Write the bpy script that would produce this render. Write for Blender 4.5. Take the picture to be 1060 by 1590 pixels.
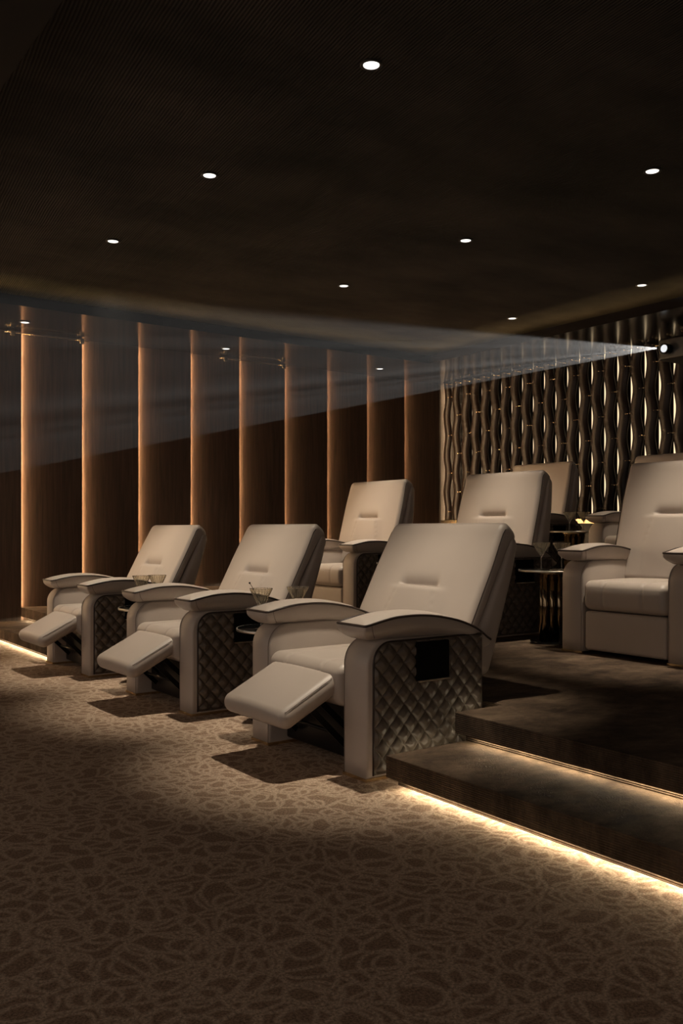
import bpy, bmesh, math, random
from mathutils import Vector, Matrix
random.seed(4)
S = bpy.context.scene
C = S.collection
PI = math.pi
for o in list(bpy.data.objects): bpy.data.objects.remove(o)

# ---------------------------------------------------------------- camera
cd = bpy.data.cameras.new('camera'); cam = bpy.data.objects.new('camera', cd); C.objects.link(cam)
cam.location = (0, 0, 1.0)
cam.rotation_euler = (PI/2, 0, -math.radians(35.7))
cd.sensor_fit = 'VERTICAL'; cd.sensor_height = 36; cd.sensor_width = 24
cd.lens = 36*1402/1590; cd.shift_y = 25/1590; cd.clip_start = 0.05
S.camera = cam
# ---------------------------------------------------------------- world, exposure
AMB_LOW, AMB_SCREEN = 0.050, 0.68
W = bpy.data.worlds.new('world'); S.world = W; W.use_nodes = True
bg = W.node_tree.nodes['Background']; bg.inputs[0].default_value = (1.0, 0.80, 0.66, 1); bg.inputs[1].default_value = 1.0
_n = W.node_tree.nodes; _l = W.node_tree.links
_tc = _n.new('ShaderNodeTexCoord'); _sx = _n.new('ShaderNodeSeparateXYZ'); _l.new(_tc.outputs['Generated'], _sx.inputs[0])
_mr = _n.new('ShaderNodeMapRange'); _mr.inputs['From Min'].default_value = -0.1; _mr.inputs['From Max'].default_value = -1.0
_mr.inputs['To Min'].default_value = AMB_LOW; _mr.inputs['To Max'].default_value = AMB_SCREEN     # the bright screen end of the room
_l.new(_sx.outputs[0], _mr.inputs['Value']); _l.new(_mr.outputs[0], bg.inputs[1])
S.view_settings.view_transform = 'Standard'; S.view_settings.look = 'None'
S.view_settings.exposure = 0.0; S.view_settings.gamma = 1.0
DOWN_POWER = 285.0
WARM = (1.0, 0.80, 0.58); DOWN_COL = (1.0, 0.86, 0.68)
STEP_LED = 46.0; GAP_FILL = 16.0; WALL_LED = 100.0; BACK_LED = 1.35; COVE_LED = 8.0
BEAM_POWER = 28000.0; BEAM_DENSITY = 0.0055

# ---------------------------------------------------------------- layout (metres; X to the back wall, Y to the wood wall)
YW = 8.72; XB = 7.90; ZS = 2.86; ZC = 3.05
SY, SX = 7.70, 6.75                      # inner edges of the perimeter soffit
ROWS = [(2.15, 0.0), (4.34, 0.247), (6.47, 0.493)]
COLS = [3.27, 4.795, 6.32]
NY0, NY1 = 2.725, 6.80                   # the seating bay between the stepped aisles

# ---------------------------------------------------------------- materials
def mat(name, base, rough=0.5, metal=0.0, **kw):
    m = bpy.data.materials.new(name); m.use_nodes = True
    b = m.node_tree.nodes['Principled BSDF']
    b.inputs['Base Color'].default_value = (*base, 1); b.inputs['Roughness'].default_value = rough
    b.inputs['Metallic'].default_value = metal
    for k, v in kw.items(): b.inputs[k.replace('_', ' ')].default_value = v
    return m
def N(m, t, **kw):
    n = m.node_tree.nodes.new(t)
    for k, v in kw.items(): setattr(n, k, v)
    return n
def L(m, a, b): m.node_tree.links.new(a, b)
def P(m): return m.node_tree.nodes['Principled BSDF']
def bump(m, height, strength, dist=0.01):
    b = N(m, 'ShaderNodeBump'); b.inputs['Strength'].default_value = strength; b.inputs['Distance'].default_value = dist
    L(m, height, b.inputs['Height']); L(m, b.outputs[0], P(m).inputs['Normal'])
def coords(m, scale=(1,1,1), rot=(0,0,0), src='Object'):
    t = N(m, 'ShaderNodeTexCoord'); mp = N(m, 'ShaderNodeMapping')
    mp.inputs['Scale'].default_value = scale; mp.inputs['Rotation'].default_value = rot
    L(m, t.outputs[src], mp.inputs[0]); return mp.outputs[0]
def noise(m, vec, scale, detail=3, rough=0.5, dist=0):
    n = N(m, 'ShaderNodeTexNoise'); n.inputs['Scale'].default_value = scale; n.inputs['Detail'].default_value = detail
    n.inputs['Roughness'].default_value = rough; n.inputs['Distortion'].default_value = dist
    L(m, vec, n.inputs['Vector']); return n.outputs['Fac']
def ramp(m, fac, stops):
    r = N(m, 'ShaderNodeValToRGB'); e = r.color_ramp.elements
    while len(e) < len(stops): e.new(0.5)
    for i, (p, c) in enumerate(stops): e[i].position = p; e[i].color = (*c, 1) if len(c) == 3 else c
    L(m, fac, r.inputs[0]); return r.outputs[0]
def math_(m, op, a, b=None, c=None):
    n = N(m, 'ShaderNodeMath', operation=op)
    for i, v in enumerate((a, b, c)):
        if v is None: continue
        if isinstance(v, (int, float)): n.inputs[i].default_value = v
        else: L(m, v, n.inputs[i])
    return n.outputs[0]
def mixc(m, fac, a, b):
    n = N(m, 'ShaderNodeMix', data_type='RGBA')
    if isinstance(fac, (int, float)): n.inputs[0].default_value = fac
    else: L(m, fac, n.inputs[0])
    for s, v in ((6, a), (7, b)):
        if isinstance(v, tuple): n.inputs[s].default_value = (*v, 1)
        else: L(m, v, n.inputs[s])
    return n.outputs[2]
def emit(name, col, strength):
    m = mat(name, (0,0,0), 0.5); P(m).inputs['Emission Color'].default_value = (*col, 1)
    P(m).inputs['Emission Strength'].default_value = strength; return m

M = {}
m = M['leather'] = mat('cream_leather', (0.40, 0.345, 0.30), 0.42)
v = coords(m); L(m, ramp(m, noise(m, v, 3, 2), [(0.3, (0.385,0.33,0.285)), (0.75, (0.42,0.362,0.315))]), P(m).inputs['Base Color'])
bump(m, noise(m, v, 420, 3, 0.6), 0.10, 0.002)
m = M['seam'] = mat('seam_thread', (0.20, 0.165, 0.14), 0.7)
m = M['piping'] = mat('dark_piping', (0.030, 0.018, 0.014), 0.4)
m = M['quilt'] = mat('quilted_dark_leather', (0.105, 0.083, 0.064), 0.38)
bump(m, noise(m, coords(m), 500, 2), 0.08, 0.002)
M['black'] = mat('black_lacquer', (0.006, 0.006, 0.006), 0.12)
M['blackmetal'] = mat('black_metal', (0.012, 0.011, 0.011), 0.35, 0.6)
M['pocket'] = mat('pocket_recess_shade', (0.004, 0.0035, 0.003), 0.9, Specular_IOR_Level=0.1)  # black pocket, a proud box; the shade of a recess is in its colour
M['chrome'] = mat('polished_chrome', (0.85, 0.79, 0.70), 0.32, 1.0)
M['brass'] = mat('polished_brass', (0.80, 0.62, 0.38), 0.24, 1.0)
M['bronze'] = mat('bronze_tube', (0.42, 0.33, 0.21), 0.12, 1.0)
M['glass'] = mat('crystal_glass', (1.0, 0.95, 0.84), 0.05, 0.0, Transmission_Weight=0.95, IOR=1.45)
M['lens'] = emit('downlight_lens', (1.0, 0.95, 0.87), 1.6)
M['ring'] = mat('downlight_ring', (0.02, 0.018, 0.016), 0.35)
M['stepled'] = emit('step_strip_light', (1.0, 0.84, 0.58), STEP_LED)
M['gapfill'] = emit('gap_fill_light', (1.0, 0.84, 0.58), GAP_FILL)
M['wallled'] = emit('wall_strip_light', (1.0, 0.66, 0.36), WALL_LED)
M['backled'] = emit('screen_strip_light', (1.0, 0.74, 0.44), BACK_LED)
M['coveled'] = emit('cove_strip_light', (1.0, 0.66, 0.28), COVE_LED)
M['plens'] = emit('projector_lens_glass', (0.95, 0.98, 1.0), 0.9)
M['dark'] = mat('dark_paint', (0.012, 0.010, 0.009), 0.5)

# carpet: overlapping curved strokes, light on dark
m = M['carpet'] = mat('patterned_carpet', (0.2,0.15,0.1), 0.95)
P(m).inputs['Specular IOR Level'].default_value = 0.1
v = coords(m); wn = N(m, 'ShaderNodeTexNoise'); wn.inputs['Scale'].default_value = 4.5; wn.inputs['Detail'].default_value = 1.5
L(m, v, wn.inputs['Vector'])
wv = N(m, 'ShaderNodeVectorMath', operation='MULTIPLY_ADD'); L(m, wn.outputs['Color'], wv.inputs[0])
wv.inputs[1].default_value = (0.10, 0.10, 0); L(m, v, wv.inputs[2])
lines = None
for k, (sc, r, off, sx) in enumerate([(7.2, 0.45, 0, 1.0), (8.6, 0.36, 3.3, 1.0), (6.0, 0.60, 7.7, 1.0)]):
    mp = N(m, 'ShaderNodeMapping'); mp.inputs['Location'].default_value = (off, off*0.6, 0); mp.inputs['Rotation'].default_value = (0,0,0.5*k)
    L(m, wv.outputs[0], mp.inputs[0])
    vo = N(m, 'ShaderNodeTexVoronoi', voronoi_dimensions='2D'); vo.inputs['Scale'].default_value = sc; vo.inputs['Randomness'].default_value = 1
    L(m, mp.outputs[0], vo.inputs['Vector'])
    d = math_(m, 'ABSOLUTE', math_(m, 'SUBTRACT', vo.outputs['Distance'], r))
    d = math_(m, 'DIVIDE', d, sc)                       # metres from the stroke's centre line
    lines = d if lines is None else math_(m, 'MINIMUM', lines, d)
ve = N(m, 'ShaderNodeTexVoronoi', voronoi_dimensions='2D', feature='DISTANCE_TO_EDGE'); ve.inputs['Scale'].default_value = 9.5
L(m, wv.outputs[0], ve.inputs['Vector'])
lines = math_(m, 'MINIMUM', lines, math_(m, 'DIVIDE', ve.outputs['Distance'], 9.5))
fib = noise(m, v, 140, 3, 0.75)
edge = math_(m, 'ADD', lines, math_(m, 'MULTIPLY', math_(m, 'SUBTRACT', fib, 0.5), 0.016))
stroke = ramp(m, math_(m, 'MULTIPLY', edge, 40), [(0.16, (1,1,1)), (0.42, (0,0,0))])
speck = ramp(m, fib, [(0.36, (0.50,0.50,0.50)), (0.62, (1.35,1.35,1.35))])
colr = mixc(m, stroke, (0.31, 0.212, 0.148), (0.50, 0.375, 0.275))
mm = N(m, 'ShaderNodeMix', data_type='RGBA', blend_type='MULTIPLY'); mm.inputs[0].default_value = 1
L(m, colr, mm.inputs[6]); L(m, speck, mm.inputs[7]); L(m, mm.outputs[2], P(m).inputs['Base Color'])
bump(m, fib, 0.45, 0.005)

# step carpet: fine ribs on the risers, mottled pile on the treads
m = M['step'] = mat('brown_step_carpet', (0.1,0.08,0.06), 0.9); P(m).inputs['Specular IOR Level'].default_value = 0.15
v = coords(m)
big = noise(m, coords(m, (1.5, 2.2, 1.0), (0,0,0.5)), 3.0, 5, 0.7, 0.2)
L(m, ramp(m, big, [(0.33, (0.036,0.023,0.015)), (0.52, (0.090,0.061,0.040)), (0.72, (0.175,0.122,0.080))]), P(m).inputs['Base Color'])
sx = N(m, 'ShaderNodeSeparateXYZ'); L(m, v, sx.inputs[0])
rib = math_(m, 'SINE', math_(m, 'MULTIPLY', sx.outputs[2], 2*PI/0.0075))
ge = N(m, 'ShaderNodeNewGeometry'); sn = N(m, 'ShaderNodeSeparateXYZ'); L(m, ge.outputs['True Normal'], sn.inputs[0])
side = math_(m, 'SUBTRACT', 1.0, math_(m, 'ABSOLUTE', sn.outputs[2]))
bump(m, math_(m, 'ADD', math_(m, 'MULTIPLY', rib, side), noise(m, v, 180, 3)), 0.8, 0.004)

# ribbed fabric ceiling: fine cords running along the rows, cloth bays of slightly different nap
m = M['ceiling'] = mat('corded_ceiling_cloth', (0.05,0.04,0.03), 0.85); P(m).inputs['Specular IOR Level'].default_value = 0.25
v = coords(m, rot=(0,0,0.12)); sx = N(m, 'ShaderNodeSeparateXYZ'); L(m, v, sx.inputs[0])
cord = math_(m, 'SINE', math_(m, 'MULTIPLY', math_(m, 'ADD', sx.outputs[0], math_(m, 'MULTIPLY', noise(m, v, 2, 2), 0.02)), 2*PI/0.016))
nap = noise(m, coords(m, (0.7, 1.4, 1), (0,0,0.6)), 1.6, 4, 0.6)
c1 = ramp(m, nap, [(0.3, (0.015,0.0125,0.010)), (0.7, (0.055,0.045,0.037))])
mm = N(m, 'ShaderNodeMix', data_type='RGBA', blend_type='MULTIPLY'); mm.inputs[0].default_value = 1
L(m, c1, mm.inputs[6]); L(m, ramp(m, math_(m, 'MULTIPLY_ADD', cord, 0.5, 0.5), [(0.1, (0.45,0.45,0.45)), (0.8, (1.3,1.3,1.3))]), mm.inputs[7])
L(m, mm.outputs[2], P(m).inputs['Base Color']); bump(m, cord, 0.7, 0.004)

m = M['soffit'] = mat('polished_dark_soffit', (0.012, 0.009, 0.008), 0.16)
M['soffit_front'] = mat('matt_dark_soffit', (0.010, 0.008, 0.007), 0.6, Specular_IOR_Level=0.2)
m = M['wood'] = mat('dark_walnut_panel', (0.06,0.03,0.02), 0.42)
v = coords(m, (14, 14, 0.7)); g = noise(m, v, 2.5, 6, 0.6, 0.6)
v2 = coords(m, (60, 60, 1.2)); g2 = noise(m, v2, 2, 3)
L(m, ramp(m, math_(m, 'ADD', math_(m, 'MULTIPLY', g, 0.7), math_(m, 'MULTIPLY', g2, 0.3)), [(0.32, (0.040,0.024,0.016)), (0.5, (0.075,0.046,0.031)), (0.68, (0.115,0.071,0.047))]), P(m).inputs['Base Color'])
m = M['slat'] = mat('dark_bronze_slat', (0.016, 0.0095, 0.006), 0.34, 0.08, Specular_IOR_Level=0.24)

# ---------------------------------------------------------------- mesh helpers
def link(name, me, m, parent=None, smooth=True):
    me.materials.append(m)
    if smooth:
        me.polygons.foreach_set('use_smooth', [True]*len(me.polygons))
    o = bpy.data.objects.new(name, me); C.objects.link(o)
    if parent: o.parent = parent
    return o
def obj(name, bm, m, parent=None, smooth=True):
    bmesh.ops.recalc_face_normals(bm, faces=bm.faces)
    me = bpy.data.meshes.new(name); bm.to_mesh(me); bm.free()
    return link(name, me, m, parent, smooth)
def thing(name, label, cat, loc=(0,0,0), rz=0, group=None):
    o = bpy.data.objects.new(name, None); C.objects.link(o); o.empty_display_size = 0.1
    o.location = loc; o.rotation_euler = (0,0,rz); o['label'] = label; o['category'] = cat
    if group: o['group'] = group
    return o
def tag(o, label, cat, group=None, kind=None):
    o['label'] = label; o['category'] = cat
    if group: o['group'] = group
    if kind: o['kind'] = kind
    return o
def box(bm, x0, x1, y0, y1, z0, z1):
    vs = [bm.verts.new(p) for p in ((x0,y0,z0),(x1,y0,z0),(x1,y1,z0),(x0,y1,z0),(x0,y0,z1),(x1,y0,z1),(x1,y1,z1),(x0,y1,z1))]
    for f in ((0,3,2,1),(4,5,6,7),(0,1,5,4),(1,2,6,5),(2,3,7,6),(3,0,4,7)): bm.faces.new([vs[i] for i in f])
    return bm
def boxes(*bs):
    bm = bmesh.new()
    for b in bs: box(bm, *b)
    return bm
def rbox(c, h, r, n=(4,4,4), k=4, disp=None, bm=None):
    """soft box: centre c, half sizes h, edge radius r, n mid divisions per axis"""
    bm = bm or bmesh.new(); cl = []
    for a in range(3):
        i = h[a]-r; band = [i + r*math.tan(PI/4*j/k) for j in range(k+1)]
        mid = [-i + 2*i*j/n[a] for j in range(1, n[a])]
        cl.append([-b for b in reversed(band)] + mid + band)
    cache = {}
    def vert(p):
        key = tuple(round(t, 6) for t in p)
        if key in cache: return cache[key]
        q = Vector([max(-(h[a]-r), min(h[a]-r, p[a])) for a in range(3)]); d = Vector(p)-q
        d = d.normalized() if d.length > 1e-9 else Vector((0,0,1))
        P_ = q + d*r
        if disp: P_ = disp(P_, d)
        cache[key] = bm.verts.new(P_ + Vector(c)); return cache[key]
    for a in range(3):
        b_, c_ = (a+1) % 3, (a+2) % 3
        for s in (-1, 1):
            for i in range(len(cl[b_])-1):
                for j in range(len(cl[c_])-1):
                    q = []
                    for (ii, jj) in ((i,j),(i+1,j),(i+1,j+1),(i,j+1)):
                        p = [0,0,0]; p[a] = s*h[a]; p[b_] = cl[b_][ii]; p[c_] = cl[c_][jj]; q.append(vert(p))
                    try: bm.faces.new(q)
                    except ValueError: pass
    return bm
def rings(bm, rs, closed=True, cap=True):
    R_ = [[bm.verts.new(p) for p in r] for r in rs]; n = len(R_[0])
    for a, b in zip(R_, R_[1:]):
        for i in range(n if closed else n-1):
            bm.faces.new([a[i], a[(i+1) % n], b[(i+1) % n], b[i]])
    if cap: bm.faces.new(R_[0][::-1]); bm.faces.new(R_[-1])
    return bm
def tube(bm, pts, r, seg=6, closed=False):
    pts = [Vector(p) for p in pts]; rs = []; n = len(pts); up = None
    for i, p in enumerate(pts):
        a = pts[(i-1) % n] if (closed or i > 0) else p; b = pts[(i+1) % n] if (closed or i < n-1) else p
        t = (b-a).normalized()
        if up is None: up = Vector((0,0,1)) if abs(t.z) < 0.9 else Vector((1,0,0))
        s = t.cross(up).normalized(); up = s.cross(t).normalized()
        rs.append([p + (s*math.cos(2*PI*j/seg) + up*math.sin(2*PI*j/seg))*r for j in range(seg)])
    if closed: rs.append(rs[0])
    return rings(bm, rs, cap=not closed)
def lathe(bm, prof, c=(0,0,0), seg=32, ripple=None):
    rs = []
    for (r, z) in prof:
        row = []
        for j in range(seg):
            rr = r*(1+(ripple(j, z) if ripple else 0))
            row.append((c[0]+rr*math.cos(2*PI*j/seg), c[1]+rr*math.sin(2*PI*j/seg), c[2]+z))
        rs.append(row)
    return rings(bm, rs)
def interp(tab, x):
    if x <= tab[0][0]: return tab[0][1]
    for (a, b), (c, d) in zip(tab, tab[1:]):
        if x <= c:
            t = (x-a)/(c-a); return b + (d-b)*t
    return tab[-1][1]
def smooth_tab(tab, n=60):
    x0, x1 = tab[0][0], tab[-1][0]; w = (x1-x0)*0.05
    out = []
    for i in range(n+1):
        x = x0+(x1-x0)*i/n; acc = 0
        for k in range(-4, 5): acc += interp(tab, max(x0, min(x1, x+w*k/4)))
        out.append((x, acc/9))
    return out
def sstep(a, b, x):
    t = max(0, min(1, (x-a)/(b-a))); return t*t*(3-2*t)
def copy_tree(o, parent=None):
    c = o.copy(); C.objects.link(c)
    if parent: c.parent = parent
    for ch in list(o.children): copy_tree(ch, c)
    return c

# ================================================================ SETTING
def struct(name, bm, m, smooth=False):
    o = obj(name, bm, m, None, smooth); o['kind'] = 'structure'; return o
struct('floor', boxes((-2.5, XB+0.1, -2.0, YW+0.2, -0.12, 0.0)), M['carpet'])
struct('wall_left', boxes((-2.5, XB+0.1, YW+0.06, YW+0.2, 0.0, 3.25)), M['dark'])
struct('wall_back', boxes((XB, XB+0.1, -2.0, YW+0.06, 0.0, 3.25)), M['dark'])
struct('ceiling', boxes((-2.5, XB, -2.0, YW+0.06, ZC, ZC+0.12)), M['ceiling'])
# the polished perimeter soffit with its cove lip (side, back and front runs)
sb = boxes((1.06, XB, SY, YW+0.06, ZS, ZS+0.03), (SX, XB, -2.0, SY, ZS, ZS+0.03), 
           (1.06, SX+0.02, SY, SY+0.02, ZS+0.03, ZS+0.085), (SX, SX+0.02, -2.0, SY, ZS+0.03, ZS+0.085))
struct('trim_8', boxes((-2.5, 1.06, -2.0, YW+0.06, ZS, ZC)), M['soffit_front'])
struct('trim_1', sb, M['soffit'])
# deep cove light strips lying on the soffit behind its lip
o = obj('cove_light', boxes((1.2, SX+0.17, SY+0.12, SY+0.15, ZS+0.032, ZS+0.045)), M['coveled'], None, False)
tag(o, 'amber cove light strip hidden above the soffit beside the wood wall', 'strip light')
o = obj('cove_light', boxes((SX+0.14, SX+0.17, -1.5, SY+0.11, ZS+0.032, ZS+0.045)), M['coveled'], None, False)
tag(o, 'amber cove light strip hidden above the soffit before the projector wall', 'strip light')

# stepped platform: each level is a tread slab with a nose over a recessed toe
def level(n, xn, z, bay_from, xend):
    lo = z-0.078; b = z-0.1235; nose = []
    for (y0, y1) in ((-2.0, NY0), (NY1, YW+0.06)):
        nose += [(xn, xend, y0, y1, lo, z), (xn, xn+0.007, y0, y1, lo-0.0055, lo), (xn+0.06, xend, y0, y1, max(b, 0), lo)]
    nose += [(bay_from, xend, NY0, NY1, max(b, 0), z)]
    bm = boxes(*nose)
    o = struct('trim_%d' % n, bm, M['step'])
    return o
LV = [(2, 2.17, 0.1235, 2.80), (3, 2.53, 0.247, 2.80), (4, 4.36, 0.370, 4.99), (5, 4.72, 0.493, 4.99), (6, 6.49, 0.617, 7.12), (7, 6.86, 0.740, 7.12)]
for n, xn, z, bf in LV: level(n, xn, z, bf, XB)
where = {2: 'under the nose of the lowest step', 3: 'under the nose of the second step', 4: 'under the third step beside the middle row',
         5: 'under the fourth step beside the middle row', 6: 'under the fifth step beside the back row', 7: 'under the top step beside the back row'}
for n, xn, z, bf in LV:
    for (y0, y1, side) in ((-1.9, NY0-0.06, 'right aisle'), (NY1+0.02, YW-0.01, 'left aisle')):
        o = obj('step_light', boxes((xn+0.040, xn+0.052, y0, y1, z-0.0815, z-0.0785)), M['stepled'], None, False)
        tag(o, 'warm strip light %s in the %s' % (where[n], side), 'strip light')

for (x0, x1, z, w_) in ((2.24, 2.50, 0.075, 'lowest'), (2.60, 2.77, 0.190, 'second')):  # fill strips added to stand in for the glow on the quilt
    o = obj('step_light', boxes((x0, x1, NY0+0.001, NY0+0.004, z, z+0.006)), M['gapfill'], None, False)
    tag(o, 'added warm fill strip between the %s step and the quilted side of the nearest recliner' % w_, 'strip light')

# wood wall: nine tall panels, each set proud at its far end so a light strip washes the next
PX0, PW = 2.53, 0.588
for i in range(-4, 9):
    x0 = PX0+PW*i; x1 = x0+PW
    bm = bmesh.new()
    pl = [(x0, YW+0.045), (x1, YW-0.005), (x1, YW+0.015), (x1-0.004, YW+0.060), (x0, YW+0.060)]
    rings(bm, [[(x, y, 0.0) for x, y in pl], [(x, y, ZS) for x, y in pl]])
    o = obj('wall_panel', bm, M['wood'], None, False)
    ids = ['first', 'second', 'third', 'fourth', 'fifth', 'sixth', 'seventh', 'eighth', 'ninth']
    if i >= 0: lb = 'tall dark walnut wall panel, %s from the projector-wall corner' % ids[8-i]
    elif i == -1: lb = 'tall dark walnut wall panel cut by the left edge of the view'
    else: lb = 'tall dark walnut wall panel beyond the left edge of the view'
    tag(o, lb, 'wall panel', 'dark walnut panels along the side wall')
    if x0 < 2.0: o['group'] = 'walnut panels left of the view'
    m_ = obj('strip_light', boxes((x1+0.001, x1+0.004, YW+0.026, YW+0.038, 0.02, ZS-0.004)), M['wallled'], o, False)

# ================================================================ DECORATIVE BACK SCREEN
gp = 0.1675; GY0 = YW-0.05
PER = 0.485; SB, ST = 1.10, ZS-0.004
def shift(i, z): return 0.016*math.cos(2*PI*(z-2.18)/PER)*(1 if i % 2 else -1)
def slat_mesh(par, w):
    bm = bmesh.new(); rs = []
    n = 110
    for k in range(n+1):
        z = SB+(ST-SB)*k/n; s = shift(par, z); row = []
        for j in range(13):
            t = -1+2*j/12; row.append((-0.034*(1-t*t)**0.8-0.005, s+t*w, z))
        row += [(0, s+w, z), (0, s-w, z)]; rs.append(row)
    rings(bm, rs); return bm
pin_bm = bmesh.new()
tube(pin_bm, [(-0.022, -0.034, 0), (-0.022, 0.034, 0)], 0.0022, 6)
for s in (-1, 1): bmesh.ops.create_icosphere(pin_bm, subdivisions=1, radius=0.0075, matrix=Matrix.Translation((-0.024, s*0.034, 0)))
tube(pin_bm, [(-0.022, 0, 0), (0.0, 0, 0)], 0.0022, 5)
pin_me = None; hook_me = None
slat_me = {}
nsl = 32
for i in range(nsl):
    yc = GY0-gp*(i+0.5); par = i % 2
    if par not in slat_me:
        o = obj('wavy_slat', slat_mesh(par, 0.066), M['slat']); slat_me[par] = o.data
    else: o = bpy.data.objects.new('wavy_slat', slat_me[par]); C.objects.link(o)
    o.location = (XB-0.055, yc, 0)
    side = 'near the walnut wall' if i < 7 else 'midway along the projector wall' if i < 16 else 'close beside the projector'
    tag(o, 'dark wavy bronze slat with brass pins, %s' % side, 'wall slat', 'wavy slats %s' % side)
    # pins bridge the gap on the slat's near side; the gap i+1 is open where the phase says
    phase = 2.18 if (i % 2 == 0) else 2.18+PER/2
    zs = [phase+PER*k for k in range(-3, 3)]
    for z in [q for q in zs if SB+0.06 < q < ST-0.1]:
        if pin_me is None:
            p = obj('brass_pin', pin_bm, M['brass'], o); pin_me = p.data
        else: p = bpy.data.objects.new('brass_pin', pin_me); C.objects.link(p); p.parent = o
        p.location = (-0.006, -gp/2, z)
    if hook_me is None:
        bm = bmesh.new(); tube(bm, [(0.0, 0, 0), (-0.05, 0, 0.004), (-0.085, 0, 0.0)], 0.004, 6)
        tube(bm, [(-0.02, -0.03, 0), (-0.02, 0.03, 0)], 0.003, 6)
        bmesh.ops.create_icosphere(bm, subdivisions=2, radius=0.009, matrix=Matrix.Translation((-0.088, 0, 0.002)))
        p = obj('top_hook', bm, M['brass'], o); hook_me = p.data
    else: p = bpy.data.objects.new('top_hook', hook_me); C.objects.link(p); p.parent = o
    p.location = (-0.008, -gp/2, ST-0.035)
    s_ = obj('strip_light', boxes((0.046, 0.052, -gp/2-0.002, -gp/2+0.024, SB, ST)), M['backled'], o, False)
o = obj('slat_rail', boxes((XB-0.10, XB-0.04, GY0-32*gp, GY0, SB-0.05, SB)), M['brass'], None, False)
tag(o, 'long brass rail along the foot of the wavy slats', 'rail')

# brass picture rails with small spotlights, high on the wood wall
def wall_rail(x0, x1, label):
    t = thing('light_rail', label, 'light rail', (x0, YW-0.07, ZS-0.03), 0)
    bm = bmesh.new(); tube(bm, [(0,0,0), (x1-x0,0,0)], 0.004, 6); obj('rail', bm, M['brass'], t)
    for x in (0.07, x1-x0-0.07):
        bm = rbox((x, 0, -0.006), (0.022, 0.014, 0.026), 0.004, (1,1,1), 2); h = obj('bracket', bm, M['brass'], t)
        bm = bmesh.new(); tube(bm, [(x-0.045, 0, 0.008), (x-0.02, 0, 0.008)], 0.012, 8); obj('knob', bm, M['brass'], h)
wall_rail(2.36, 3.16, 'slim brass rail with brackets at the wall top, left edge of the view')
wall_rail(4.60, 5.48, 'slim brass rail with brackets at the wall top above the middle front recliner')

# ================================================================ DOWNLIGHTS
def downlight():
    t = thing('downlight', '', 'ceiling light')
    bm = bmesh.new(); lathe(bm, [(0.036, -0.001), (0.050, -0.001), (0.0505, -0.006), (0.040, -0.008), (0.036, -0.004)], seg=32)
    obj('trim_ring', bm, M['ring'], t)
    bm = bmesh.new(); lathe(bm, [(0.001, -0.003), (0.036, -0.003), (0.036, -0.006), (0.001, -0.006)], seg=32)
    obj('lens', bm, M['lens'], t)
    ld = bpy.data.lights.new('downlight_lamp', 'SPOT'); ld.energy = DOWN_POWER; ld.color = DOWN_COL
    ld.spot_size = math.radians(42.5); ld.spot_blend = 0.95; ld.shadow_soft_size = 0.035
    lo = bpy.data.objects.new('lamp', ld); C.objects.link(lo); lo.parent = t; lo.location = (0,0,-0.02)
    return t
base = None
names = {(0,0): 'nearest the camera, largest in the view', (0,1): 'over the middle front recliner', (0,2): 'over the farthest front recliner',
         (1,0): 'at the right edge above the upright recliner', (1,1): 'second in the middle line across', (1,2): 'third and farthest in the middle line across',
         (2,0): 'at the back beyond the right edge', (2,1): 'at the right just before the back soffit', (2,2): 'just before the corner where the beam starts'}
for i, X in enumerate((2.435, 4.465, 6.49)):
    for j, Y in enumerate((3.163, 4.70, 6.18)):
        t = base if base is None else copy_tree(base)
        if base is None: t = base = downlight()
        if i == 2:
            for ch in t.children:
                if ch.type == 'LIGHT': ch.data = ch.data.copy(); ch.data.energy = DOWN_POWER*0.3
        t.location = (X, Y, ZC); t['label'] = 'round recessed downlight in the ribbed ceiling, %s' % names[(i, j)]
        t['category'] = 'ceiling light'; t['group'] = 'downlights in the ribbed ceiling'
for X, w in ((2.435, 'left edge of the view'), (4.48, 'above the middle walnut panels'), (6.50, 'nearest the projector wall')):
    t = copy_tree(base); t.location = (X, 8.28, ZS); t['label'] = 'small downlight in the polished soffit, %s' % w
    t['category'] = 'ceiling light'; t['group'] = 'downlights in the soffit over the wood wall'
    for ch in t.children:
        if ch.type == 'LIGHT': ch.data = ch.data.copy(); ch.data.energy = DOWN_POWER*0.15

# ================================================================ RECLINER
PIPE = smooth_tab([(-0.025, .612), (0.05, .628), (0.13, .642), (0.25, .645), (0.35, .636), (0.47, .612), (0.60, .566), (0.67, .528), (0.70, .500)])
UNDER = [(-0.025, .556), (0.3, .548), (0.5, .530), (0.65, .490), (0.70, .470)]
def pad_outline():
    x0, x1, w, r = -0.022, 0.70, 0.095, 0.010; pts = []
    nx = 36
    for i in range(nx+1): pts.append((x0+r+(x1-x0-2*r)*i/nx, -w))
    for k in range(1, 4): a = -PI/2+PI/2*k/4; pts.append((x1-r+r*math.cos(a), -w+r+r*math.sin(a)))
    for i in range(9): pts.append((x1, -w+r+(2*w-2*r)*i/8))
    for k in range(1, 4): a = PI/2*k/4; pts.append((x1-r+r*math.cos(a), w-r+r*math.sin(a)))
    for i in range(nx+1): pts.append((x1-r-(x1-x0-2*r)*i/nx, w))
    for k in range(1, 4): a = PI/2+PI/2*k/4; pts.append((x0+r+r*math.cos(a), w-r+r*math.sin(a)))
    for i in range(9): pts.append((x0, w-r-(2*w-2*r)*i/8))
    for k in range(1, 4): a = PI+PI/2*k/4; pts.append((x0+r+r*math.cos(a), -w+r+r*math.sin(a)))
    return pts
OUT = pad_outline()
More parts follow.
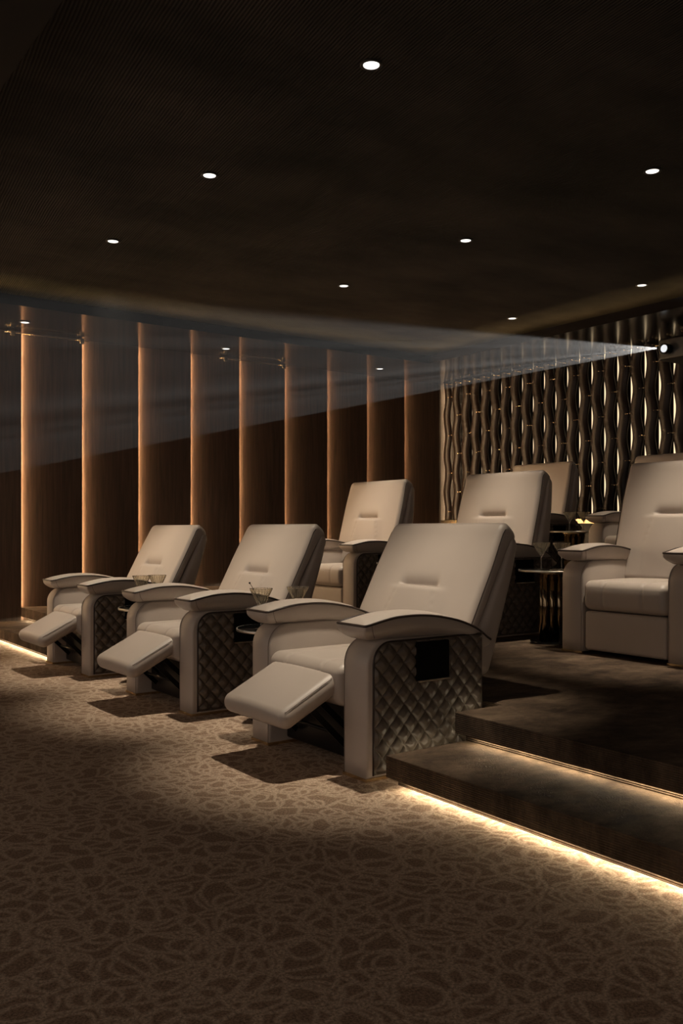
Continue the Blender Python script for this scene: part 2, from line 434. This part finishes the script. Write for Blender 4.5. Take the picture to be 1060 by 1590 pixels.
def pad_bm(cy):
    bm = bmesh.new(); rs = []; cx = 0.34
    def rear(x): return 1-0.35*sstep(0.52, 0.70, x)
    for i in range(9, -1, -1):                          # underside, tucked in as it goes down
        t = i/9; ins = 0.040*t**2.2-0.004*math.sin(PI*t)
        row = []
        for (x, y) in OUT:
            xx = cx+(x-cx)*(1-ins/0.36); yy = y*(1-ins/0.095)*rear(x)
            zp = interp(PIPE, x); hb = max(0.02, zp-interp(UNDER, x))
            row.append((xx, cy+yy, zp-hb*t))
        rs.append(row)
    for i in range(1, 9):                               # crowned top
        s = 1-(i/8)**1.0*0.98; row = []
        for (x, y) in OUT:
            xx = cx+(x-cx)*(1-(1-s)*0.16); yy = y*s*rear(x)
            row.append((xx, cy+yy, interp(PIPE, xx)+0.017*(1-s**2.2)*(1-0.5*sstep(0.5, 0.7, x))))
        rs.append(row)
    return rings(bm, rs)
def pad_pipe_bm(cy):
    bm = bmesh.new()
    pts = [(x, cy+y*(1-0.35*sstep(0.52, 0.70, x)), interp(PIPE, x)+0.001) for (x, y) in OUT]
    return tube(bm, pts, 0.0056, 6, True)
def pad_seam_bm(cy, s):
    bm = bmesh.new()
    if True:
        pts = []
        for i in range(9):
            t = i/9; ins = 0.040*t**2.2-0.004*math.sin(PI*t); x = 0.012
            zp = interp(PIPE, x); hb = zp-interp(UNDER, x)
            xx = 0.34+(x-0.34)*(1-ins/0.36); pts.append((xx+0.01*t, cy+s*0.0955*(1-ins/0.095), zp-hb*t))
        tube(bm, pts, 0.0015, 5)
    return bm
def arm_profile(x0, x1, z0, z1, r):
    pts = [(x0, z0)] + [(x0, z0+(z1-r-z0)*i/6) for i in range(1, 6)]
    for k in range(11): a = PI-PI/2*k/10; pts.append((x0+r+r*math.cos(a), z1-r+r*math.sin(a)))
    pts += [(x1, z1), (x1, z0)]
    return pts
def arm_bm(cy, w):
    bm = bmesh.new(); pr = arm_profile(0.0, 0.62, 0.012, 0.556, 0.105); rs = []
    cx, cz = 0.31, 0.28
    for (yy, ins) in ((-w, 0.010), (-w+0.003, 0.004), (-w+0.010, 0.0), (w-0.010, 0.0), (w-0.003, 0.004), (w, 0.010)):
        rs.append([(cx+(x-cx)*(1-ins/0.31), cy+yy, cz+(z-cz)*(1-ins/0.28)) for x, z in pr])
    return rings(bm, rs)
QX0, QX1, QZ0, QZ1, QR = 0.030, 0.625, 0.022, 0.546, 0.085
def qfit(x, z):
    cx, cz = QX0+QR, QZ1-QR
    if x < cx and z > cz:
        dx, dz = x-cx, z-cz; d = math.hypot(dx, dz); m_ = max(abs(dx), abs(dz))
        if d > 1e-6: k = m_/d; return cx+dx*k, cz+dz*k
    return x, z
def quilt_bm(s):
    bm = bmesh.new(); nx, nz = 190, 168; g = []
    a, b = 0.074, 0.083
    for i in range(nx+1):
        col = []
        for j in range(nz+1):
            x, z = qfit(QX0+(QX1-QX0)*i/nx, QZ0+(QZ1-QZ0)*j/nz)
            p, q = x/a+z/b, x/a-z/b
            t1 = 1-abs(2*(p-math.floor(p))-1); t2 = 1-abs(2*(q-math.floor(q))-1)
            h = (t1*t2)**0.5*0.75+0.25*min(1, 4*min(t1, t2))
            e = min(i, j, nx-i, nz-j)/5; e = min(1, e)
            col.append(bm.verts.new((x, s*(0.4505+0.020*h*e), z)))
        g.append(col)
    for i in range(nx):
        for j in range(nz):
            bm.faces.new([g[i][j], g[i+1][j], g[i+1][j+1], g[i][j+1]] if s < 0 else [g[i][j+1], g[i+1][j+1], g[i+1][j], g[i][j]])
    return bm
def quilt_pipe_bm(s):
    pts = [(QX0, QZ0)] + [(QX0, QZ0+(QZ1-QR-QZ0)*i/4) for i in range(1, 4)]
    for k in range(9): a = PI-PI/2*k/8; pts.append((QX0+QR+QR*math.cos(a), QZ1-QR+QR*math.sin(a)))
    pts += [(0.3, QZ1), (QX1, QZ1)]
    return tube(bmesh.new(), [(x, s*0.4515, z) for x, z in pts], 0.0040, 6)

def back_map(F0, ang):
    sa, ca = math.sin(ang), math.cos(ang)
    def f(u, y, w): return Vector((F0[0]+u*ca+w*sa, y, F0[1]-u*sa+w*ca))
    return f
BL, BW = 0.775, 0.410
def cushion_disp(p, d):
    # p: u (thickness), y, w relative to the centre; front face is -u
    u, y, w = p; W_ = w+BL/2
    if d.x < 0.2:
        k = max(0, -d.x); ey = 1-(y/BW)**2
        f = -0.018*max(0, ey)*math.sin(PI*min(1, max(0, W_/BL)))
        win = 1-sstep(0.105, 0.150, abs(y)); dz = W_-0.425
        if dz > 0: f += 0.026*win*math.exp(-(dz/0.030)**1.3)
        else: f += 0.026*win*math.exp(-(dz/0.004)**2)
        f -= 0.012*(1-sstep(0.10, 0.24, abs(y)))*(1-sstep(-0.03, 0.0, dz)*1.0)*sstep(-0.40, -0.2, dz)
        # curved side seams of the lumbar pad
        if dz < 0:
            ys = 0.135+0.05*sstep(0, -0.25, dz); f += 0.004*math.exp(-((abs(y)-ys)/0.004)**2)*k
        f += 0.006*sstep(0.06, 0.0, BL-W_)
        u = u+f*k
    y = y*(1-0.03*sstep(0.5, 0.775, W_))
    return Vector((u, y, w))
def cushion_bm(F):
    bm = rbox((0,0,0), (0.052, BW, BL/2), 0.036, (2, 64, 90), 5, cushion_disp)
    for v in bm.verts:
        w = v.co.z+BL/2; dep = interp([(0, 0.066), (0.52, 0.066), (0.66, 0.082), (0.72, 0.108), (0.775, 0.118)], w)
        u = v.co.x+0.052
        if u > 0.03: u = 0.03+(u-0.03)*(dep-0.03)/0.074
        if w > 0.70: w -= 0.030*max(0, (u-0.03)/0.09)**1.6*(w-0.70)/0.075      # the top rolls down to the rear
        v.co = F(u, v.co.y, w)
    return bm
def shell_bm(F):
    # tapered padded shell behind the cushion
    z0, z1 = 0.10, BL-0.035
    def d_(p, d): return Vector((p.x + 0.008*d.x*math.cos(p.y*2.5), p.y+0.010*d.y*math.sin(PI*(p.x+1)/2), p.z))
    bm = rbox((0,0,0), (0.07, BW+0.004, (z1-z0)/2), 0.045, (4, 12, 30), 5)
    for v in bm.verts:
        w = v.co.z+(z0+z1)/2; rear = interp([(0, 0.250), (0.22, 0.222), (0.62, 0.152), (0.70, 0.135), (0.775, 0.108)], w)
        t = (v.co.x+0.07)/0.14; t = max(0, min(1, t)); u = 0.062+(rear-0.062)*t
        yy = v.co.y*(1-0.03*sstep(0.5, 0.775, w))*(1+0.012*math.sin(PI*t)-0.02*t)
        v.co = F(u, yy, w)
    return bm
def back_pipe_bm(F, u, inset, side):
    pts = []
    yb = BW-inset; top = BL-inset
    for i in range(11): w = 0.05+(top-0.06-0.05)*i/10; pts.append((-yb*(1-0.03*sstep(0.5, 0.775, w)), w))
    for k in range(1, 8): a = PI-PI/2*k/8; pts.append((-yb*0.97+0.05+0.05*math.cos(a), top-0.05+0.05*math.sin(a)))
    pts = pts[:15]
    return tube(bmesh.new(), [F(u+0.03*max(0, i-10)/5, side*-y, w) for i, (y, w) in enumerate(pts)], 0.0026, 6)
def seat_disp(p, d):
    x, y, z = p
    if d.z > 0: z += d.z*(0.010*(1-(y/0.29)**2)*(1-(x/0.30)**2))
    for ys in (-0.135, 0.135):
        g = math.exp(-((y-ys)/0.0055)**2)*0.007
        if d.z > 0: z -= g*d.z
        if d.x < 0: x += g*(-d.x)
    if d.x < 0: x -= 0.012*(-d.x)*(1-(z/0.09)**2 if abs(z) < 0.09 else 0)
    return Vector((x, y, z))
def footrest_disp(p, d):
    x, y, z = p
    if d.z > 0: z += 0.010*d.z*(1-(y/0.26)**2)
    return Vector((x, y, z))

def make_recliner(open_):
    t = thing('recliner_chair', '', 'armchair')
    lm = M['leather']
    ang = math.radians(27.5) if open_ else math.radians(14.5)
    F0 = (0.465, 0.350) if open_ else (0.395, 0.430)
    F = back_map(F0, ang)
    for s in (-1, 1):
        cy = s*0.370
        a = obj('armrest_panel', arm_bm(cy, 0.080), lm, t)
        bm = bmesh.new()
        pr = [(x-0.0012, z) for x, z in arm_profile(0.0, 0.5, 0.012, 0.556, 0.105)[:17]]
        tube(bm, [(x, cy-s*0.0705, z) for x, z in pr], 0.0013, 5)
        obj('seam', bm, M['seam'], a)
        q = obj('quilted_panel', quilt_bm(s), M['quilt'], t); q['label'] = 'dark diamond-quilted side panel'
        obj('piping', quilt_pipe_bm(s), M['piping'], q)
        obj('base_plate', boxes((-0.004, 0.615, cy-0.078, cy+0.078, 0.0, 0.013)), M['brass'], t, False)
        p = obj('arm_pad', pad_bm(cy), lm, t)
        obj('piping', pad_pipe_bm(cy), M['piping'], p); obj('seam', pad_seam_bm(cy, -1), M['seam'], p); obj('seam', pad_seam_bm(cy, 1), M['seam'], p)
        # side pocket with a bright lip
        bm = rbox((0.33, s*0.4605, 0.455), (0.088, 0.010, 0.080), 0.005, (1,1,1), 2)
        k = obj('side_pocket', bm, M['pocket'], t)
        obj('pocket_lip', boxes((0.243, 0.417, *sorted((s*0.469, s*0.4790)), 0.373, 0.379)), M['chrome'], k, False)
    obj('seat_cushion', rbox((0.285, 0, 0.352), (0.290, 0.283, 0.088), 0.040, (16, 60, 4), 5, seat_disp), lm, t)
    obj('seat_base', rbox((0.34, 0, 0.155), (0.25, 0.285, 0.125), 0.010, (1,1,1), 2), M['blackmetal'], t)
    b = obj('backrest', cushion_bm(F), lm, t)
    for s in (-1, 1): obj('piping', back_pipe_bm(F, 0.016, 0.001, s), M['piping'], b)
    obj('back_shell', shell_bm(F), lm, t)
    if open_:
        # raised footrest, tilted, on two pairs of black links
        fm = Matrix.Translation((-0.118, 0, 0.296)) @ Matrix.Rotation(-math.radians(27), 4, 'Y')
        bm = rbox((0,0,0), (0.165, 0.250, 0.043), 0.0415, (10, 16, 1), 6, footrest_disp); bm.transform(fm)
        f = obj('footrest', bm, lm, t)
        bm = bmesh.new(); pts = []
        for s in (-1, 1):
            for i in range(9): x = -0.125+0.25*i/8; pts.append((x*(-s), s*0.241, 0.034))
        tube(bm, pts, 0.0018, 5, True); bm.transform(fm); obj('seam', bm, M['seam'], f)
        for y in (-0.19, 0.19):
            for (x0, z0, x1, z1) in ((-0.10, 0.262, 0.08, 0.085), (-0.04, 0.275, 0.15, 0.10)):
                bm = bmesh.new(); d = Vector((x1-x0, 0, z1-z0)).normalized(); n_ = Vector((d.z, 0, -d.x))*0.013
                for yy in (y-0.012, ):
                    rings(bm, [[Vector((x0,yy,z0))+n_, Vector((x0,yy,z0))-n_, Vector((x0,yy+0.007,z0))-n_, Vector((x0,yy+0.007,z0))+n_],
                               [Vector((x1,yy,z1))+n_, Vector((x1,yy,z1))-n_, Vector((x1,yy+0.007,z1))-n_, Vector((x1,yy+0.007,z1))+n_]])
                obj('link_bar', bm, M['blackmetal'], t, False)
        bm = bmesh.new(); tube(bm, [(0.02, -0.2, 0.15), (0.02, 0.2, 0.15)], 0.008, 8); obj('cross_bar', bm, M['blackmetal'], t)
    else:
        obj('front_panel', rbox((0.045, 0, 0.142), (0.042, 0.282, 0.118), 0.022, (2, 8, 6), 4), lm, t)
    return t

proto = {}
chairs = {}
lab = {(0,0): 'cream recliner with footrest raised, nearest the camera, its quilted side lit from the step',
       (0,1): 'cream leather recliner with footrest raised, middle of the three in the front row',
       (0,2): 'cream leather recliner with footrest raised, farthest in the front row beside the walnut wall',
       (1,0): 'large upright cream recliner with footrest closed, cut by the right edge of the view',
       (1,1): 'upright cream recliner directly behind the nearest front recliner, in the middle row',
       (1,2): 'upright cream recliner farthest left in the middle row, before the walnut wall',
       (2,1): 'upright cream recliner in the back row, mostly hidden behind the large one at right',
       (2,2): 'upright cream recliner in the back row, its dim back against the wavy slats'}
for (r, c), lb in lab.items():
    key = r == 0
    if key not in proto: t = proto[key] = make_recliner(key)
    else: t = copy_tree(proto[key])
    t.location = (ROWS[r][0], COLS[c], ROWS[r][1]); t['label'] = lb; t['category'] = 'armchair'
    t['group'] = ('front row recliners with footrests raised', 'middle row upright recliners', 'back row upright recliners')[r]

# ================================================================ SIDE TABLES AND GLASSES
def side_table():
    t = thing('side_table', '', 'side table')
    bm = bmesh.new(); lathe(bm, [(0.001, 0.468), (0.222, 0.468), (0.225, 0.471), (0.225, 0.477), (0.222, 0.480), (0.001, 0.480)], seg=64); obj('tabletop', bm, M['black'], t)
    bm = bmesh.new(); lathe(bm, [(0.2255, 0.466), (0.2285, 0.466), (0.2285, 0.4795), (0.2255, 0.4795)], seg=64); obj('rim', bm, M['chrome'], t)
    bm = bmesh.new(); lathe(bm, [(0.001, 0.0), (0.150, 0.0), (0.150, 0.010), (0.145, 0.012), (0.001, 0.012)], seg=48); obj('base', bm, M['black'], t)
    for k in range(10):
        a = 2*PI*k/10; bm = bmesh.new(); r = 0.0215 if k % 2 else 0.0165
        lathe(bm, [(r, 0.012), (r, 0.468)], (0.078*math.cos(a), 0.078*math.sin(a), 0), 16); obj('tube', bm, M['bronze'], t)
    bm = bmesh.new(); lathe(bm, [(0.001, 0.452), (0.104, 0.452), (0.106, 0.456), (0.106, 0.464), (0.104, 0.4679), (0.001, 0.4679)], seg=48); obj('collar', bm, M['brass'], t)
    return t
tb = None
for (x, y, z, lb) in ((2.50, 4.03, 0.0, 'round black side table between the nearest and middle front recliners'),
                      (2.47, 5.56, 0.0, 'round black side table between the middle and farthest front recliners'),
                      (4.62, 4.03, 0.247, 'round black side table on bronze tubes beside the large upright recliner'),
                      (4.62, 5.56, 0.247, 'round black side table in the middle row, hidden behind the front recliners'),
                      (6.66, 5.56, 0.493, 'round black side table on bronze tubes in the back row')):
    if tb is None: t = tb = side_table()
    else: t = copy_tree(tb)
    t.location = (x, y, z); t['label'] = lb; t['category'] = 'side table'; t['group'] = 'round black side tables between the recliners'
def glass_bm():
    bm = bmesh.new()
    fl = lambda j, z: (0.05 if j % 2 else -0.05)*sstep(0.085, 0.12, z)
    prof = [(0.001, 0.0), (0.034, 0.0), (0.034, 0.002), (0.006, 0.005), (0.0038, 0.02), (0.0038, 0.075), (0.007, 0.086), (0.030, 0.125), (0.055, 0.172),
            (0.0570, 0.178), (0.0535, 0.177), (0.0525, 0.172), (0.0275, 0.126), (0.004, 0.094), (0.001, 0.093)]
    return lathe(bm, prof, seg=40, ripple=fl)
gl = None
for (x, y, z, lb) in ((2.385, 4.03, 0.480, 'fluted cocktail glass with a black pick, left one beside the nearest recliner'),
                      (2.610, 4.03, 0.480, 'fluted crystal cocktail glass, right one behind the arm of the nearest recliner'),
                      (2.385, 5.56, 0.480, 'fluted crystal cocktail glass, left one beside the farthest front recliner'),
                      (2.505, 5.58, 0.480, 'fluted crystal cocktail glass, right one beside the farthest front recliner'),
                      (4.56, 4.08, 0.727, 'tall crystal cocktail glass, left one on the table beside the large upright recliner'),
                      (4.62, 3.96, 0.727, 'tall crystal cocktail glass, right one on the table beside the large upright recliner'),
                      (6.62, 5.58, 0.973, 'crystal cocktail glass with a golden glint on the back row table'),
                      (6.72, 5.50, 0.973, 'slim crystal cocktail glass behind the golden one on the back row table')):
    if gl is None: g_ = gl = obj('cocktail_glass', glass_bm(), M['glass'], None, False)
    else: g_ = gl.copy(); C.objects.link(g_)
    g_.location = (x, y, z+0.0005); g_.scale = (1, 1, 1.17 if z < 0.5 else 1.0); tag(g_, lb, 'glass', 'crystal cocktail glasses')
bm = bmesh.new(); tube(bm, [(0.0, 0.0, 0.10), (-0.030, 0.044, 0.190), (-0.036, 0.053, 0.205)], 0.0015, 6)
bmesh.ops.create_icosphere(bm, subdivisions=2, radius=0.0055, matrix=Matrix.Translation((-0.037, 0.0545, 0.207)))
o = obj('cocktail_pick', bm, M['blackmetal']); o.location = (2.385, 4.03, 0.508); tag(o, 'black cocktail pick leaning in the left crystal glass', 'cocktail pick')

# ================================================================ PROJECTOR AND ITS BEAM
PP = Vector((7.30, 5.04, 2.66))
t = thing('projector', 'black ceiling projector with a bright white lens at the right edge', 'projector', (PP.x+0.25, PP.y, ZS))
lp = PP-Vector(t.location)
obj('body', rbox((0.03, -0.16, lp.z+0.01), (0.22, 0.27, 0.10), 0.02, (1,1,1), 3), M['dark'], t)
obj('mount', boxes((-0.03, 0.07, -0.22, -0.12, lp.z+0.105, 0.0)), M['dark'], t, False)
obj('mount_plate', boxes((-0.1, 0.14, -0.28, -0.06, -0.012, 0.0)), M['dark'], t, False)
def xlathe(prof, c, seg=32):
    bm = bmesh.new(); lathe(bm, prof, seg=seg); bm.transform(Matrix.Translation(c) @ Matrix.Rotation(-PI/2, 4, 'Y')); return bm
h = obj('lens_barrel', xlathe([(0.030, -0.08), (0.048, -0.08), (0.048, 0.012), (0.040, 0.018), (0.036, 0.010), (0.030, 0.004)], lp), M['black'], t)
obj('lens', xlathe([(0.001, -0.01), (0.034, -0.01), (0.034, 0.012), (0.024, 0.016), (0.001, 0.018)], lp), M['plens'], h)
# beam: haze lit by the projector lamp
Dn, Df = 0.05, 9.6
NS, FS = 0.205, 0.300                  # sideways slopes of the near and far edges
US, LS = -0.004, -0.232                 # slopes of the upper and lower edges
b0 = PP+Vector((-0.05, 0, 0))
bm = bmesh.new()
rings(bm, [[b0+Vector((-d, d*a, d*b)) for a, b in ((NS, LS), (FS, LS), (FS, US), (NS, US))] for d in (0.05, Df)])
mb = bpy.data.materials.new('lit_haze'); mb.use_nodes = True; mb.node_tree.nodes.clear()
vs = mb.node_tree.nodes.new('ShaderNodeVolumeScatter'); vs.inputs['Density'].default_value = BEAM_DENSITY
vs.inputs['Color'].default_value = (0.97, 0.97, 0.96, 1); vs.inputs['Anisotropy'].default_value = 0.0
mo = mb.node_tree.nodes.new('ShaderNodeOutputMaterial'); mb.node_tree.links.new(vs.outputs[0], mo.inputs['Volume'])
o = obj('light_beam', bm, mb, None, False); tag(o, 'grey streaked projector beam fanning left through the haze', 'haze', kind='stuff')
ld = bpy.data.lights.new('projector_lamp', 'SPOT'); ld.energy = BEAM_POWER; ld.color = (1.0, 0.97, 0.93)
ld.spot_size = math.radians(14.3); ld.spot_blend = 0.06; ld.shadow_soft_size = 0.002
lo = bpy.data.objects.new('projector_lamp', ld); C.objects.link(lo)
ctr = Vector((-1, (NS+FS)/2, (US+LS)/2)); q = ctr.to_track_quat('-Z', 'Y')
lo.location = b0+Vector((-0.012, 0, 0)); lo.rotation_euler = q.to_euler()
lo.parent = t; lo.location = lo.location-Vector(t.location)
ld.use_nodes = True; nt = ld.node_tree; em = nt.nodes['Emission']
tc = nt.nodes.new('ShaderNodeTexCoord'); sp = nt.nodes.new('ShaderNodeSeparateXYZ'); nt.links.new(tc.outputs['Normal'], sp.inputs[0])
def LM(op, a, b):
    n = nt.nodes.new('ShaderNodeMath'); n.operation = op
    for i, v_ in enumerate((a, b)):
        if isinstance(v_, (int, float)): n.inputs[i].default_value = v_
        else: nt.links.new(v_, n.inputs[i])
    return n.outputs[0]
dv = LM('DIVIDE', sp.outputs[1], sp.outputs[2])
cx = nt.nodes.new('ShaderNodeCombineXYZ'); nt.links.new(dv, cx.inputs[0])
nz = nt.nodes.new('ShaderNodeTexNoise'); nz.inputs['Scale'].default_value = 48; nz.inputs['Detail'].default_value = 5; nz.inputs['Roughness'].default_value = 0.7
nt.links.new(cx.outputs[0], nz.inputs['Vector'])
rp = nt.nodes.new('ShaderNodeValToRGB'); rp.color_ramp.elements[0].position = 0.38; rp.color_ramp.elements[0].color = (0.25,0.25,0.25,1)
rp.color_ramp.elements[1].position = 0.62; rp.color_ramp.elements[1].color = (1.6,1.6,1.6,1)
nt.links.new(nz.outputs['Fac'], rp.inputs[0]); nt.links.new(rp.outputs[0], em.inputs['Strength'])
